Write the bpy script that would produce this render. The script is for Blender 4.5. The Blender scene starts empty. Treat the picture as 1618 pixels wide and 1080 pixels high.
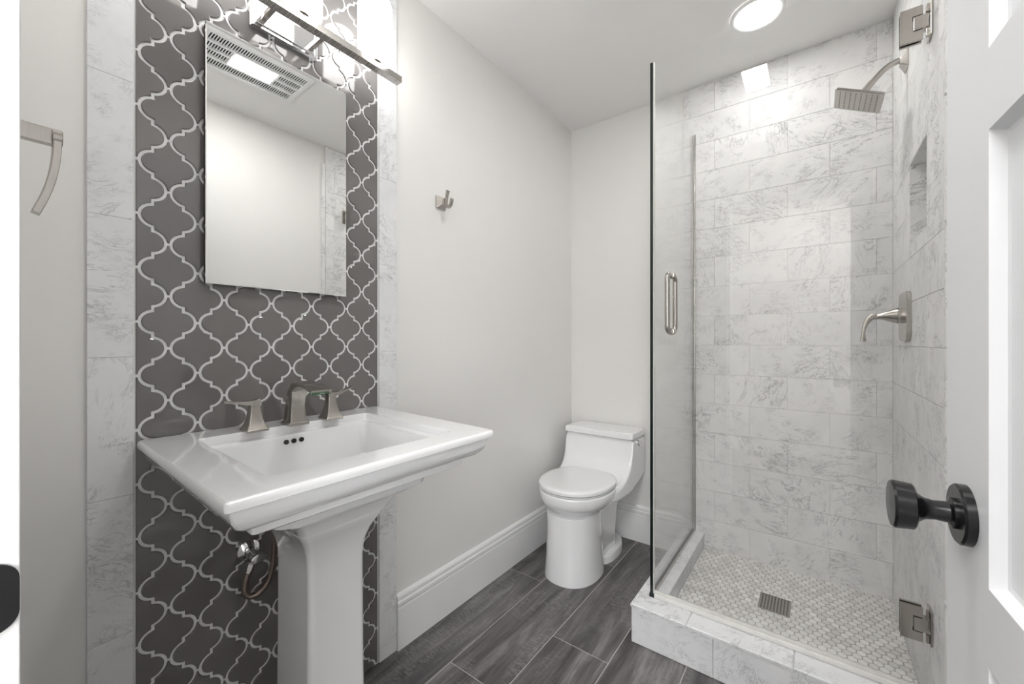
import bpy, bmesh, math, random
from mathutils import Vector, Matrix
random.seed(7)
C = bpy.context.scene.collection
SC = bpy.context.scene
PI = math.pi

# ------------------------------------------------------------------ camera, world, exposure
CAM = Vector((1.222, 0.0, 1.12))
YAW = math.atan(479/637)
cd = bpy.data.cameras.new('camera'); cam = bpy.data.objects.new('camera', cd); C.objects.link(cam)
cam.location = CAM; cam.rotation_euler = (PI/2, 0, YAW)
cd.sensor_width = 36.0; cd.sensor_fit = 'HORIZONTAL'; cd.lens = 637/1618*36; cd.clip_start = 0.01
SC.camera = cam
SC.view_settings.view_transform = 'Standard'; SC.view_settings.look = 'None'
SC.view_settings.gamma = 1.0; SC.view_settings.use_curve_mapping = False
SC.view_settings.exposure = 0.76
W = bpy.data.worlds.new('world'); SC.world = W; W.use_nodes = True
W.node_tree.nodes['Background'].inputs[0].default_value = (0.93, 0.96, 1.0, 1)
W.node_tree.nodes['Background'].inputs[1].default_value = 1.0
L_FAN, L_CAN, L_SHADE, L_HALL_FILL, L_FILL_WIN = 62.0, 36.0, 5.2, 15.5, 5.2      # radiance of the room's lamps, then the added hall fill lamp and window

XR = 1.475      # face of the tiled right wall
YB = 2.25       # painted back wall
YT = 2.24       # face of the tiled back wall
ZC = 2.44       # ceiling

# ------------------------------------------------------------------ materials
def mat(name): 
    m = bpy.data.materials.new(name); m.use_nodes = True
    return m, m.node_tree, m.node_tree.nodes['Principled BSDF']
def N(t, typ, **kw):
    n = t.nodes.new(typ)
    for k, v in kw.items(): setattr(n, k, v)
    return n
def ramp(t, src, stops):
    r = N(t, 'ShaderNodeValToRGB'); t.links.new(src, r.inputs[0])
    e = r.color_ramp.elements
    while len(e) < len(stops): e.new(0.5)
    for i, (p, c) in enumerate(stops):
        e[i].position = p; e[i].color = (c, c, c, 1) if isinstance(c, (int, float)) else (*c, 1)
    return r.outputs[0]
def math_(t, op, a, b=None):
    n = N(t, 'ShaderNodeMath', operation=op)
    for i, v in enumerate((a, b)):
        if v is None: continue
        if isinstance(v, (int, float)): n.inputs[i].default_value = v
        else: t.links.new(v, n.inputs[i])
    return n.outputs[0]
def mixc(t, f, a, b, mode='MIX'):
    n = N(t, 'ShaderNodeMix', data_type='RGBA', blend_type=mode)
    for k, v in ((0, f), (6, a), (7, b)):
        if isinstance(v, (int, float)): n.inputs[k].default_value = v
        elif isinstance(v, tuple): n.inputs[k].default_value = (*v, 1)
        else: t.links.new(v, n.inputs[k])
    return n.outputs[2]
def noise(t, vec, scale, detail=4, rough=.55, dist=0.0):
    n = N(t, 'ShaderNodeTexNoise'); n.inputs['Scale'].default_value = scale
    n.inputs['Detail'].default_value = detail; n.inputs['Roughness'].default_value = rough
    n.inputs['Distortion'].default_value = dist
    if vec is not None: t.links.new(vec, n.inputs['Vector'])
    return n.outputs[0]
def objco(t, off=False, scale=(1, 1, 1), rot=(0, 0, 0)):
    tc = N(t, 'ShaderNodeTexCoord'); v = tc.outputs['Object']
    if off:
        a = N(t, 'ShaderNodeAttribute', attribute_name='off')
        ad = N(t, 'ShaderNodeVectorMath', operation='ADD'); t.links.new(v, ad.inputs[0]); t.links.new(a.outputs['Vector'], ad.inputs[1]); v = ad.outputs[0]
    mp = N(t, 'ShaderNodeMapping'); mp.inputs['Scale'].default_value = scale; mp.inputs['Rotation'].default_value = rot
    t.links.new(v, mp.inputs['Vector']); return mp.outputs[0]
def bump(t, b, h, strength, dist=.002):
    n = N(t, 'ShaderNodeBump'); n.inputs['Strength'].default_value = strength; n.inputs['Distance'].default_value = dist
    t.links.new(h, n.inputs['Height']); t.links.new(n.outputs[0], b.inputs['Normal'])
def plain(name, col, rough=.5, metal=0.0, coat=0.0, var=.03, vs=6.0, bmp=0.0, bscale=300.0):
    m, t, b = mat(name)
    b.inputs['Roughness'].default_value = rough; b.inputs['Metallic'].default_value = metal
    b.inputs['Coat Weight'].default_value = coat; b.inputs['Coat Roughness'].default_value = .03
    co = objco(t)
    n = noise(t, co, vs, 3)
    c = mixc(t, ramp(t, n, [(.3, 0.0), (.7, 1.0)]), tuple(x*(1-var) for x in col), tuple(min(1, x*(1+var)) for x in col))
    t.links.new(c, b.inputs['Base Color'])
    if bmp: bump(t, b, noise(t, co, bscale, 2), bmp, .0005)
    return m
def brushed(name, col, rough, scale=(400, 400, 8), var=.12):
    m, t, b = mat(name)
    b.inputs['Metallic'].default_value = 1.0
    n = noise(t, objco(t, scale=scale), 1.0, 3)
    t.links.new(mixc(t, n, tuple(x*(1-var) for x in col), tuple(min(1, x*(1+var)) for x in col)), b.inputs['Base Color'])
    r = math_(t, 'MULTIPLY_ADD', n, .14); t.nodes[-1].inputs[2].default_value = rough-.07
    t.links.new(r, b.inputs['Roughness'])
    return m
def marble(name, base=(.82, .81, .80), vein=(.26, .26, .265), cloud=(.66, .655, .65), rough=.52, vs=1.0, vdir=(0, 0, .7), amount=.82):
    m, t, b = mat(name)
    a = N(t, 'ShaderNodeAttribute', attribute_name='off')
    co = objco(t, True)
    cl = ramp(t, noise(t, co, 5*vs, 5, .6, .6), [(.38, 0.0), (.75, 1.0)])
    c = mixc(t, math_(t, 'MULTIPLY', cl, .6), base, cloud)
    # per-tile tone from the stored offset
    sp = N(t, 'ShaderNodeSeparateXYZ'); t.links.new(a.outputs['Vector'], sp.inputs[0])
    tn = math_(t, 'MULTIPLY', math_(t, 'FRACT', math_(t, 'MULTIPLY', sp.outputs[0], 7.31)), .10)
    vr = N(t, 'ShaderNodeVectorRotate'); vr.inputs['Axis'].default_value = (.7, .7, 0)
    t.links.new(co, vr.inputs['Vector']); t.links.new(math_(t, 'MULTIPLY', sp.outputs[2], .35), vr.inputs['Angle'])
    mp = N(t, 'ShaderNodeMapping'); mp.inputs['Scale'].default_value = (1, 1, 2.6); mp.inputs['Rotation'].default_value = (vdir[2], .5, vdir[2])
    t.links.new(vr.outputs[0], mp.inputs['Vector']); st = mp.outputs[0]
    for sc, w, k, lo, hi in ((4.0, .007, 1.0, .50, .60), (8.5, .010, .85, .50, .61), (17.0, .017, .55, .50, .62)):
        n = noise(t, st, sc*vs, 6, .66, 1.6)
        d = math_(t, 'ABSOLUTE', math_(t, 'SUBTRACT', n, .5))
        v = ramp(t, d, [(0.0, 1.0), (w, .45), (w*2.6, 0.0)])
        mk = ramp(t, noise(t, co, sc*.9*vs, 3), [(lo, 0.0), (hi, 1.0)])
        c = mixc(t, math_(t, 'MULTIPLY', math_(t, 'MULTIPLY', v, mk), k*amount), c, vein)
    sk = ramp(t, noise(t, st, 34*vs, 3, .6, .5), [(.70, 0.0), (.76, 1.0)])
    c = mixc(t, math_(t, 'MULTIPLY', sk, .5*amount), c, vein)
    c = mixc(t, tn, c, (.55, .56, .57))
    t.links.new(c, b.inputs['Base Color']); b.inputs['Roughness'].default_value = rough
    b.inputs['Specular IOR Level'].default_value = .28
    return m

M = {}
M['wall'] = plain('wall_paint', (.805, .793, .77), .55, var=.012, vs=2, bmp=.15)
M['ceil'] = plain('ceiling_paint', (.88, .87, .855), .6, var=.01, vs=2)
M['trim'] = plain('trim_paint', (.84, .84, .835), .28, var=.01)
M['door'] = plain('door_paint', (.78, .785, .80), .33, var=.01)
M['porc'] = plain('porcelain', (.84, .842, .845), .03, coat=1.0, var=.006)
M['seat'] = plain('seat_plastic', (.83, .83, .83), .16, coat=.3, var=.006)
M['marble'] = marble('marble_tile')
M['marble_strip'] = marble('marble_strip', base=(.81, .812, .82), cloud=(.68, .685, .70), vs=1.3, vdir=(0, 0, 1.1), amount=.7)
M['grout'] = plain('grout', (.63, .62, .60), .9, var=.04, vs=60)
M['grout_white'] = plain('white_grout', (.86, .855, .845), .75, var=.03, vs=60)
M['grout_warm'] = plain('warm_grey_grout', (.40, .375, .35), .9, var=.05, vs=60)
M['grout_floor'] = plain('pale_floor_grout', (.50, .48, .46), .9, var=.05, vs=60)
M['nickel'] = brushed('brushed_nickel', (.47, .44, .41), .22)
M['nickel_l'] = brushed('satin_nickel', (.50, .475, .45), .26, scale=(9, 400, 400))
M['chrome'] = brushed('chrome', (.82, .82, .83), .08, var=.03)
M['blackm'] = plain('black_bronze', (.006, .006, .007), .26, coat=.0, var=.2)
M['dark'] = plain('dark_void', (.006, .006, .006), .6, var=.1)
M['slot'] = plain('fan_interior', (.008, .008, .008), .8, var=.1)
M['edge'] = plain('glass_cut_edge', (.004, .010, .009), .1, var=.1)
M['seal'] = plain('clear_vinyl_seal', (.76, .745, .715), .25, coat=.5, var=.05, vs=30)
M['hose'] = brushed('braided_hose', (.27, .22, .19), .38, scale=(300, 300, 300), var=.5)
M['rubber'] = plain('nozzle_rubber', (.05, .05, .05), .7)

def m_mirror():
    m, t, b = mat('mirror_silver'); b.inputs['Metallic'].default_value = 1; b.inputs['Roughness'].default_value = .003
    c = mixc(t, noise(t, objco(t), 2.0), (.90, .905, .90), (.915, .92, .915)); t.links.new(c, b.inputs['Base Color']); return m
M['mirror'] = m_mirror()
def m_glass(name, tint, extra=0.0):
    m, t, b = mat(name); t.nodes.remove(b)
    out = t.nodes['Material Output']
    g = N(t, 'ShaderNodeNewGeometry')
    mi = N(t, 'ShaderNodeMix', data_type='FLOAT'); mi.inputs[2].default_value = 1.5; mi.inputs[3].default_value = 1/1.5
    t.links.new(g.outputs['Backfacing'], mi.inputs[0])
    fr = N(t, 'ShaderNodeFresnel'); t.links.new(mi.outputs[0], fr.inputs[0])
    tr = N(t, 'ShaderNodeBsdfTransparent'); gl = N(t, 'ShaderNodeBsdfGlossy'); gl.inputs['Roughness'].default_value = .004
    c = mixc(t, noise(t, objco(t), 3.0), tint, tuple(min(1, x*1.006) for x in tint)); t.links.new(c, tr.inputs[0])
    gl.inputs[0].default_value = (1, 1, 1, 1)
    mx = N(t, 'ShaderNodeMixShader'); t.links.new(fr.outputs[0], mx.inputs[0]); t.links.new(tr.outputs[0], mx.inputs[1]); t.links.new(gl.outputs[0], mx.inputs[2])
    t.links.new(mx.outputs[0], out.inputs[0]); return m
M['glass'] = m_glass('clear_glass', (.988, .990, .988))
M['green'] = m_glass('green_strip', (.45, .75, .55))
def m_emit(name, col, s):
    m, t, b = mat(name); c = mixc(t, noise(t, objco(t), 4.0), col, tuple(min(1, x*1.01) for x in col))
    b.inputs['Base Color'].default_value = (.8, .8, .8, 1); b.inputs['Roughness'].default_value = .3
    t.links.new(c, b.inputs['Emission Color']); b.inputs['Emission Strength'].default_value = s; return m
M['fanlight'] = m_emit('fan_light_panel', (1.0, .99, .975), L_FAN)
M['canlight'] = m_emit('recessed_lens', (1.0, .99, .975), L_CAN)
M['fillwindow'] = m_emit('fill_window_emission', (.96, .975, 1.0), L_FILL_WIN)  # glow of the added hallway window
M['hallfill'] = m_emit('hall_fill_emission', (.985, .985, 1.0), L_HALL_FILL)  # glow of the added hallway fill lamp
M['shade'] = m_emit('opal_glass', (1.0, .99, .975), L_SHADE)
def m_lantern():
    m, t, b = mat('grey_glass_tile')
    a = N(t, 'ShaderNodeAttribute', attribute_name='off')
    sp = N(t, 'ShaderNodeSeparateXYZ'); t.links.new(a.outputs['Vector'], sp.inputs[0])
    f = math_(t, 'FRACT', math_(t, 'MULTIPLY', sp.outputs[0], 5.17))
    c = mixc(t, f, (.145, .137, .134), (.180, .170, .166)); t.links.new(c, b.inputs['Base Color'])
    b.inputs['Roughness'].default_value = .07; b.inputs['Coat Weight'].default_value = .5; b.inputs['Coat Roughness'].default_value = .02
    bump(t, b, noise(t, objco(t, True), 9, 1), .5, .004); return m
M["lantern"] = m_lantern()
def m_plank():
    m, t, b = mat('wood_look_plank_tile')
    a = N(t, 'ShaderNodeAttribute', attribute_name='off')
    sp = N(t, 'ShaderNodeSeparateXYZ'); t.links.new(a.outputs['Vector'], sp.inputs[0])
    f = math_(t, 'FRACT', math_(t, 'MULTIPLY', sp.outputs[0], 3.7))
    n1 = noise(t, objco(t, True, scale=(11, 1.6, 1)), 1.0, 6, .62, 1.0)
    n2 = noise(t, objco(t, True, scale=(80, 5, 1)), 1.0, 5, .7, .4)
    n3 = noise(t, objco(t, True, scale=(45, 150, 1)), 1.0, 4, .7, .4)
    n4 = noise(t, objco(t, True, scale=(9, 2.6, 1)), 1.0, 4, .6, .5)
    mix = math_(t, 'ADD', math_(t, 'MULTIPLY', n1, .72), math_(t, 'MULTIPLY', n2, .28))
    c = ramp(t, mix, [(.38, (.034, .030, .030)), (.47, (.075, .068, .067)), (.55, (.135, .125, .123)), (.64, (.26, .25, .245))])
    spk = math_(t, 'MULTIPLY', ramp(t, n3, [(.46, 0.0), (.62, 1.0)]), ramp(t, n4, [(.48, 0.0), (.60, 1.0)]))
    c = mixc(t, math_(t, 'MULTIPLY', spk, .6), c, (.30, .29, .285))
    c = mixc(t, math_(t, 'MULTIPLY', f, .28), c, (.17, .17, .172))
    t.links.new(c, b.inputs['Base Color']); b.inputs['Roughness'].default_value = .42
    bump(t, b, n2, .25, .001); return m
M['plank'] = m_plank()
def m_hex():
    m, t, b = mat('hexagon_marble_mosaic')
    a = N(t, 'ShaderNodeAttribute', attribute_name='off')
    sp = N(t, 'ShaderNodeSeparateXYZ'); t.links.new(a.outputs['Vector'], sp.inputs[0])
    f = math_(t, 'FRACT', math_(t, 'MULTIPLY', sp.outputs[0], 9.1))
    c = ramp(t, f, [(.0, (.62, .605, .58)), (.5, (.74, .725, .70)), (.9, (.80, .79, .77)), (1.0, (.86, .85, .83))])
    c = mixc(t, ramp(t, noise(t, objco(t, True), 30, 4), [(.5, 0.0), (.75, .5)]), c, (.55, .54, .53))
    t.links.new(c, b.inputs['Base Color']); b.inputs['Roughness'].default_value = .35; return m
M['hex'] = m_hex()

# ------------------------------------------------------------------ helpers
ORG = {}
def finish(name, bm, mats, parent=None, smooth=True, ang=.6):
    bmesh.ops.recalc_face_normals(bm, faces=bm.faces) if getattr(bm, '_rc', True) is True else None
    if parent is not None:
        o0 = ORG[parent.name]; bmesh.ops.translate(bm, verts=bm.verts, vec=-o0)
    for f in bm.faces: f.smooth = smooth
    for e in bm.edges:
        if len(e.link_faces) == 2 and e.calc_face_angle(0) > ang: e.smooth = False
    me = bpy.data.meshes.new(name); bm.to_mesh(me); bm.free()
    for m in (mats if isinstance(mats, (list, tuple)) else [mats]): me.materials.append(m)
    o = bpy.data.objects.new(name, me); C.objects.link(o)
    if smooth:
        w = o.modifiers.new('weighted_normal', 'WEIGHTED_NORMAL'); w.keep_sharp = True; w.weight = 60
    if parent is not None: o.parent = parent; ORG[o.name] = ORG[parent.name]
    else: ORG[o.name] = Vector((0, 0, 0))
    return o
def thing(name, label, cat, loc, group=None):
    o = bpy.data.objects.new(name, None); C.objects.link(o); o.location = loc; o.empty_display_size = .05
    o['label'] = label; o['category'] = cat
    if group: o['group'] = group
    ORG[o.name] = Vector(loc); return o
def tag(o, label=None, cat=None, kind=None):
    if label: o['label'] = label
    if cat: o['category'] = cat
    if kind: o['kind'] = kind
    return o
def B(): return bmesh.new()
def box(bm, x0, x1, y0, y1, z0, z1, bev=0.0, mi=0, seg=2, mtx=None):
    vs = [bm.verts.new((x, y, z)) for x in (x0, x1) for y in (y0, y1) for z in (z0, z1)]
    idx = ((0, 1, 3, 2), (4, 6, 7, 5), (0, 4, 5, 1), (2, 3, 7, 6), (0, 2, 6, 4), (1, 5, 7, 3))
    fs = [bm.faces.new([vs[i] for i in q]) for q in idx]
    for f in fs: f.material_index = mi
    if bev:
        es = list({e for f in fs for e in f.edges})
        r = bmesh.ops.bevel(bm, geom=es, offset=bev, segments=seg, profile=.5, affect='EDGES')
        for f in r['faces']: f.material_index = mi
        vs = list({v for f in r['faces'] for v in f.verts} | {v for v in vs if v.is_valid})
    if mtx is not None: bmesh.ops.transform(bm, matrix=mtx, verts=[v for v in vs if v.is_valid])
    return vs
def loft(bm, rings, cap0=True, cap1=True, mi=0):
    vr = [[bm.verts.new(p) for p in r] for r in rings]; n = len(vr[0])
    for a, b in zip(vr, vr[1:]):
        for i in range(n):
            j = (i+1) % n
            bm.faces.new((a[i], a[j], b[j], b[i])).material_index = mi
    if cap0: bm.faces.new(vr[0][::-1]).material_index = mi
    if cap1: bm.faces.new(vr[-1]).material_index = mi
    return [v for r in vr for v in r]
def rr2(a0, a1, b0, b1, r, k=5):
    """rounded rectangle outline (a,b), counter-clockwise; r may be a 4-tuple"""
    rs = r if isinstance(r, tuple) else (r,)*4
    pts = []
    for (ca, cb, s), rad in zip(((a1, b1, 0), (a0, b1, 1), (a0, b0, 2), (a1, b0, 3)), rs):
        sx = (-1 if ca == a1 else 1); sy = (-1 if cb == b1 else 1)
        cx, cy = ca+sx*rad, cb+sy*rad
        for i in range(k+1):
            th = s*PI/2+i/k*PI/2
            pts.append((cx+rad*math.cos(th), cy+rad*math.sin(th)))
    return pts
def ringz(x0, x1, y0, y1, r, z, k=5): return [Vector((a, b, z)) for a, b in rr2(x0, x1, y0, y1, r, k)]
def ell(cx, cy, a, b, z, n=48, p=2.0, bb=None):
    out = []
    for i in range(n):
        th = 2*PI*i/n; c, s = math.cos(th), math.sin(th)
        bq = b if s < 0 else (bb or b)
        out.append(Vector((cx+a*math.copysign(abs(c)**(2/p), c), cy+bq*math.copysign(abs(s)**(2/p), s), z)))
    return out
def frame_for(d):
    d = d.normalized(); up = Vector((0, 0, 1)) if abs(d.z) < .95 else Vector((1, 0, 0))
    a = d.cross(up).normalized(); b = a.cross(d).normalized(); return a, b
def tube(bm, pts, r, n=16, cap=True, mi=0):
    pts = [Vector(p) for p in pts]; rs = r if isinstance(r, (list, tuple)) else [r]*len(pts)
    rings = []; a, b = frame_for(pts[1]-pts[0])
    for i, p in enumerate(pts):
        d = (pts[min(i+1, len(pts)-1)]-pts[max(i-1, 0)]).normalized()
        a = (a-d*a.dot(d)).normalized(); b = a.cross(d)
        rings.append([p+(a*math.cos(2*PI*k/n)+b*math.sin(2*PI*k/n))*rs[i] for k in range(n)])
    return loft(bm, rings, cap, cap, mi)
def strip(bm, pts, w, t, side, mi=0):
    """a ribbon of rectangular section following pts; side = width direction"""
    pts = [Vector(p) for p in pts]; side = Vector(side).normalized(); rings = []
    ws = w if isinstance(w, (list, tuple)) else [w]*len(pts); ts = t if isinstance(t, (list, tuple)) else [t]*len(pts)
    for i, p in enumerate(pts):
        d = (pts[min(i+1, len(pts)-1)]-pts[max(i-1, 0)]).normalized(); nn = d.cross(side).normalized()
        c = min(ts[i], ws[i])*.18
        ring = []
        for a, b in rr2(-ws[i]/2, ws[i]/2, -ts[i]/2, ts[i]/2, c, 2): ring.append(p+side*a+nn*b)
        rings.append(ring)
    return loft(bm, rings, True, True, mi)
def bez(p0, p1, p2, p3, n=12):
    p0, p1, p2, p3 = map(Vector, (p0, p1, p2, p3))
    return [(1-t)**3*p0+3*(1-t)**2*t*p1+3*(1-t)*t*t*p2+t**3*p3 for t in [i/n for i in range(n+1)]]
def lathe(bm, org, axis, prof, n=40, mi=0):
    """prof: list of (distance along axis, radius)"""
    org = Vector(org); axis = Vector(axis).normalized(); a, b = frame_for(axis)
    rings = [[org+axis*h+(a*math.cos(2*PI*k/n)+b*math.sin(2*PI*k/n))*max(r, 1e-5) for k in range(n)] for h, r in prof]
    return loft(bm, rings, True, True, mi)
def setoff(bm, fs, off):
    lay = bm.verts.layers.float_vector.get('off') or bm.verts.layers.float_vector.new('off')
    for f in fs:
        for v in f.verts: v[lay] = off
def tiles(bm, rects, to3, nrm, th, gap=.0012, bev=.0012, mi=0):
    """rectangular tiles (u0,u1,v0,v1) laid on a plane, each a bevelled slab"""
    bm.verts.layers.float_vector.get('off') or bm.verts.layers.float_vector.new('off')
    lay = bm.verts.layers.float_vector['off']
    for u0, u1, v0, v1 in rects:
        g = gap/2; off = Vector((random.uniform(0, 9), random.uniform(0, 9), random.uniform(0, 9)))
        rg = []
        for ins, h in ((g, 0), (g, th-bev), (g+bev, th)):
            rg.append([to3(u, v)+nrm*h for u, v in ((u0+ins, v0+ins), (u1-ins, v0+ins), (u1-ins, v1-ins), (u0+ins, v1-ins))])
        vs = loft(bm, rg, False, True, mi)
        for v in vs: v[lay] = off
def grid_rects(U0, U1, V0, V1, du, dv, uo, vo, stagger=.5, hole=None):
    out = []
    j = math.floor((V0-vo)/dv)
    while vo+j*dv < V1-1e-6:
        a, b = max(V0, vo+j*dv), min(V1, vo+(j+1)*dv)
        s = uo+(stagger*du if j % 2 else 0); i = math.floor((U0-s)/du)
        while s+i*du < U1-1e-6:
            c, d = max(U0, s+i*du), min(U1, s+(i+1)*du)
            if d-c > .004 and b-a > .004:
                r = [(c, d, a, b)]
                if hole:
                    h0, h1, k0, k1 = hole
                    if c < h1 and d > h0 and a < k1 and b > k0:
                        r = [(c, min(d, h0), a, b), (max(c, h1), d, a, b), (max(c, h0), min(d, h1), a, min(b, k0)), (max(c, h0), min(d, h1), max(a, k1), b)]
                        r = [q for q in r if q[1]-q[0] > .004 and q[3]-q[2] > .004]
                out += r
            i += 1
        j += 1
    return out

# ------------------------------------------------------------------ the room shell
bm = B(); box(bm, -.12, 1.62, -.9, 2.4, -.10, -.001)
bm.verts.layers.float_vector.new('off')
RX = [-.02, .2, .422, .645, .867, 1.09, 1.312, 1.535]
YO = [1.592, 1.0, 1.325, .75, 1.15, .6, 1.4]
for i in range(7):
    k = -3
    while YO[i]+k*.914 < 2.3:
        a, b = max(-.9, YO[i]+k*.914), min(2.3, YO[i]+(k+1)*.914)
        if b-a > .01: tiles(bm, [(max(RX[i], 0.0), min(RX[i+1], 1.5), a, b)], lambda u, v: Vector((u, v, -.001)), Vector((0, 0, 1)), .001, .0032, .0005, 1)
        k += 1
tag(finish('floor', bm, [M['grout_floor'], M['plank']], smooth=False), kind='structure', label='dark grey wood-look plank tile floor with pale grout lines')
bm = B(); box(bm, -.12, 1.62, -.12, 2.4, ZC, ZC+.1)
tag(finish('ceiling', bm, M['ceil'], smooth=False), kind='structure')
bm = B(); box(bm, -.12, -.004, -.12, YB+.1, 0, ZC)
box(bm, -.004, 0, -.12, .139, 0, ZC); box(bm, -.004, 0, .919, YB+.1, 0, ZC)
tag(finish('wall_left', bm, M['wall'], smooth=False), kind='structure')
bm = B(); box(bm, 0, 1.62, YB, YB+.1, 0, ZC)
tag(finish('wall_back', bm, M['wall'], smooth=False), kind='structure')
# right wall: with the niche cut into its tiled part
NY0, NY1, NZ0, NZ1 = 1.62, 1.885, 1.445, 1.715
XW = XR+.012
bm = B()
box(bm, XW, 1.62, -.12, NY0, 0, ZC); box(bm, XW, 1.62, NY1, YB, 0, ZC)
box(bm, XW, 1.62, NY0, NY1, 0, NZ0); box(bm, XW, 1.62, NY0, NY1, NZ1, ZC); box(bm, 1.60, 1.62, NY0, NY1, NZ0, NZ1)
tag(finish('wall_right', bm, M['wall'], smooth=False), kind='structure')
# doorway wall (the camera stands in the doorway)
JX = .738
bm = B(); box(bm, 0, JX-.02, -.12, .015, 0, ZC); box(bm, 1.415, XW, -.12, .015, 0, ZC); box(bm, JX-.02, 1.415, -.12, .015, 2.06, ZC)
tag(finish('wall_front', bm, M['wall'], smooth=False), kind='structure')
bm = B()
box(bm, JX-.02, JX, -.12, .0205, 0, 2.04, .002); box(bm, JX-.02, 1.415, -.12, .0205, 2.04, 2.06, .002)
box(bm, 1.395, 1.415, -.12, -.005, 0, 2.04, .002)
box(bm, JX, JX+.010, -.12, -.032, 0, 2.04, .002)
jamb = tag(finish('trim_1', bm, M['trim']), kind='structure', label='white painted door jamb at the left edge of the photo')
bm = B()
pl = [Vector((JX+.0012, .0205+.004*math.cos(t*PI/2), .93)) for t in (0, 1)]
outl = [Vector((0, y, z)) for y, z in rr2(-.03, .0165+.0035, .93-.026, .93+.026, (.014, .001, .001, .014), 8)]
loft(bm, [[p+Vector((JX+h, 0, 0)) for p in outl] for h in (.0002, .0022)])
st = finish('strike_plate', bm, M['blackm'], jamb); st['label'] = 'black strike plate'

# hallway behind the camera, with a fill lamp and glowing window added
bm = B()
for a in ((-.5, -.4, -1.7, -.12, 0, ZC), (2.5, 2.6, -1.7, -.12, 0, ZC), (-.5, 2.6, -1.8, -1.7, 0, ZC), (-.4, -.12, -.22, -.12, 0, ZC), (1.62, 2.5, -.22, -.12, 0, ZC)): box(bm, *a)
tag(finish('wall_hall', bm, M['wall'], smooth=False), kind='structure')
bm = B(); box(bm, 1.62, 2.48, -1.70, -1.67, .42, .47); box(bm, 1.62, 2.48, -1.70, -1.67, 2.08, 2.13); box(bm, 1.62, 1.67, -1.70, -1.67, .47, 2.08); box(bm, 2.43, 2.48, -1.70, -1.67, .47, 2.08); box(bm, 1.67, 2.43, -1.70, -1.675, 1.26, 1.29)
wn = tag(finish('fill_window_1', bm, M['trim'], smooth=False), kind='structure', label='unseen glowing window added in the hallway as fill light')  # unseen window added to brighten the sink, toilet and left wall
bm = B(); box(bm, 1.67, 2.43, -1.699, -1.692, .47, 2.08); finish('fill_window_glow', bm, M['fillwindow'], wn, smooth=False)  # emitting sheet that sends fill light through the doorway
bm = B(); box(bm, -.5, 2.6, -1.8, -.12, ZC, ZC+.1); tag(finish('ceiling_hall', bm, M['ceil'], smooth=False), kind='structure')
bm = B(); box(bm, -.5, 2.6, -1.8, -.9, -.10, 0); box(bm, -.5, -.12, -.9, -.12, -.10, 0); box(bm, 1.62, 2.6, -.9, -.12, -.10, 0)
tag(finish('floor_hall', bm, M['plank'], smooth=False), kind='structure')
bm = B(); lathe(bm, (1.15, -.95, ZC), (0, 0, -1), [(0, .38), (.05, .375), (.07, .32), (.078, .10)], 48)
tag(finish('hall_fill_light', bm, M['hallfill']), 'unseen round fill light added on the hallway ceiling', 'ceiling light')  # unseen lamp added as fill from the camera side
# baseboards
def base_prof():
    return [(0, 0), (.016, 0), (.016, .150), (.0145, .153), (.0145, .156), (.0165, .160), (.0165, .172), (.012, .176), (.012, .180), (.0135, .184), (.0125, .192), (.007, .198), (0, .200)]
def prism_profile(bm, prof, p0, p1, out):
    p0, p1, out = Vector(p0), Vector(p1), Vector(out)
    rings = [[p+out*a+Vector((0, 0, b)) for a, b in prof] for p in (p0, p1)]
    loft(bm, rings)
bm = B(); prism_profile(bm, base_prof(), (0, .919, 0), (0, YB, 0), (1, 0, 0)); prism_profile(bm, base_prof(), (0, .015, 0), (0, .139, 0), (1, 0, 0))
tag(finish('baseboard_left', bm, M['trim'], ang=.35), kind='structure')
bm = B(); prism_profile(bm, base_prof(), (.0, YB, 0), (.672, YB, 0), (0, -1, 0))
tag(finish('baseboard_back', bm, M['trim'], ang=.35), kind='structure')
bm = B(); prism_profile(bm, base_prof(), (XW, .015, 0), (XW, 1.395, 0), (-1, 0, 0))
tag(finish('baseboard_right', bm, M['trim'], ang=.35), kind='structure')

# ------------------------------------------------------------------ lantern tile panel and marble borders
PY0, PY1 = .215, .842
def clip(poly, ax, val, keep_less):
    out = []
    for i in range(len(poly)):
        a, b = poly[i-1], poly[i]
        ia = (a[ax] <= val) == keep_less; ib = (b[ax] <= val) == keep_less
        if ia != ib:
            t = (val-a[ax])/(b[ax]-a[ax]); out.append((a[0]+(b[0]-a[0])*t, a[1]+(b[1]-a[1])*t))
        if ib: out.append(b)
    return out
def clean(poly):
    out = []
    for p in poly:
        if not out or math.hypot(p[0]-out[-1][0], p[1]-out[-1][1]) > 2e-4: out.append(p)
    if len(out) > 1 and math.hypot(out[0][0]-out[-1][0], out[0][1]-out[-1][1]) < 2e-4: out.pop()
    return out
def inset(poly, d):
    n = len(poly); out = []
    for i in range(n):
        p0, p, p1 = poly[i-1], poly[i], poly[(i+1) % n]
        e0 = (p[0]-p0[0], p[1]-p0[1]); e1 = (p1[0]-p[0], p1[1]-p[1])
        l0 = math.hypot(*e0) or 1; l1 = math.hypot(*e1) or 1
        n0 = (-e0[1]/l0, e0[0]/l0); n1 = (-e1[1]/l1, e1[0]/l1)
        bx, by = n0[0]+n1[0], n0[1]+n1[1]; k = max(.55, (bx*bx+by*by)/2)
        out.append((p[0]+bx*d/k, p[1]+by*d/k))
    return out
P_, Q_ = .1128, .1225
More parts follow.
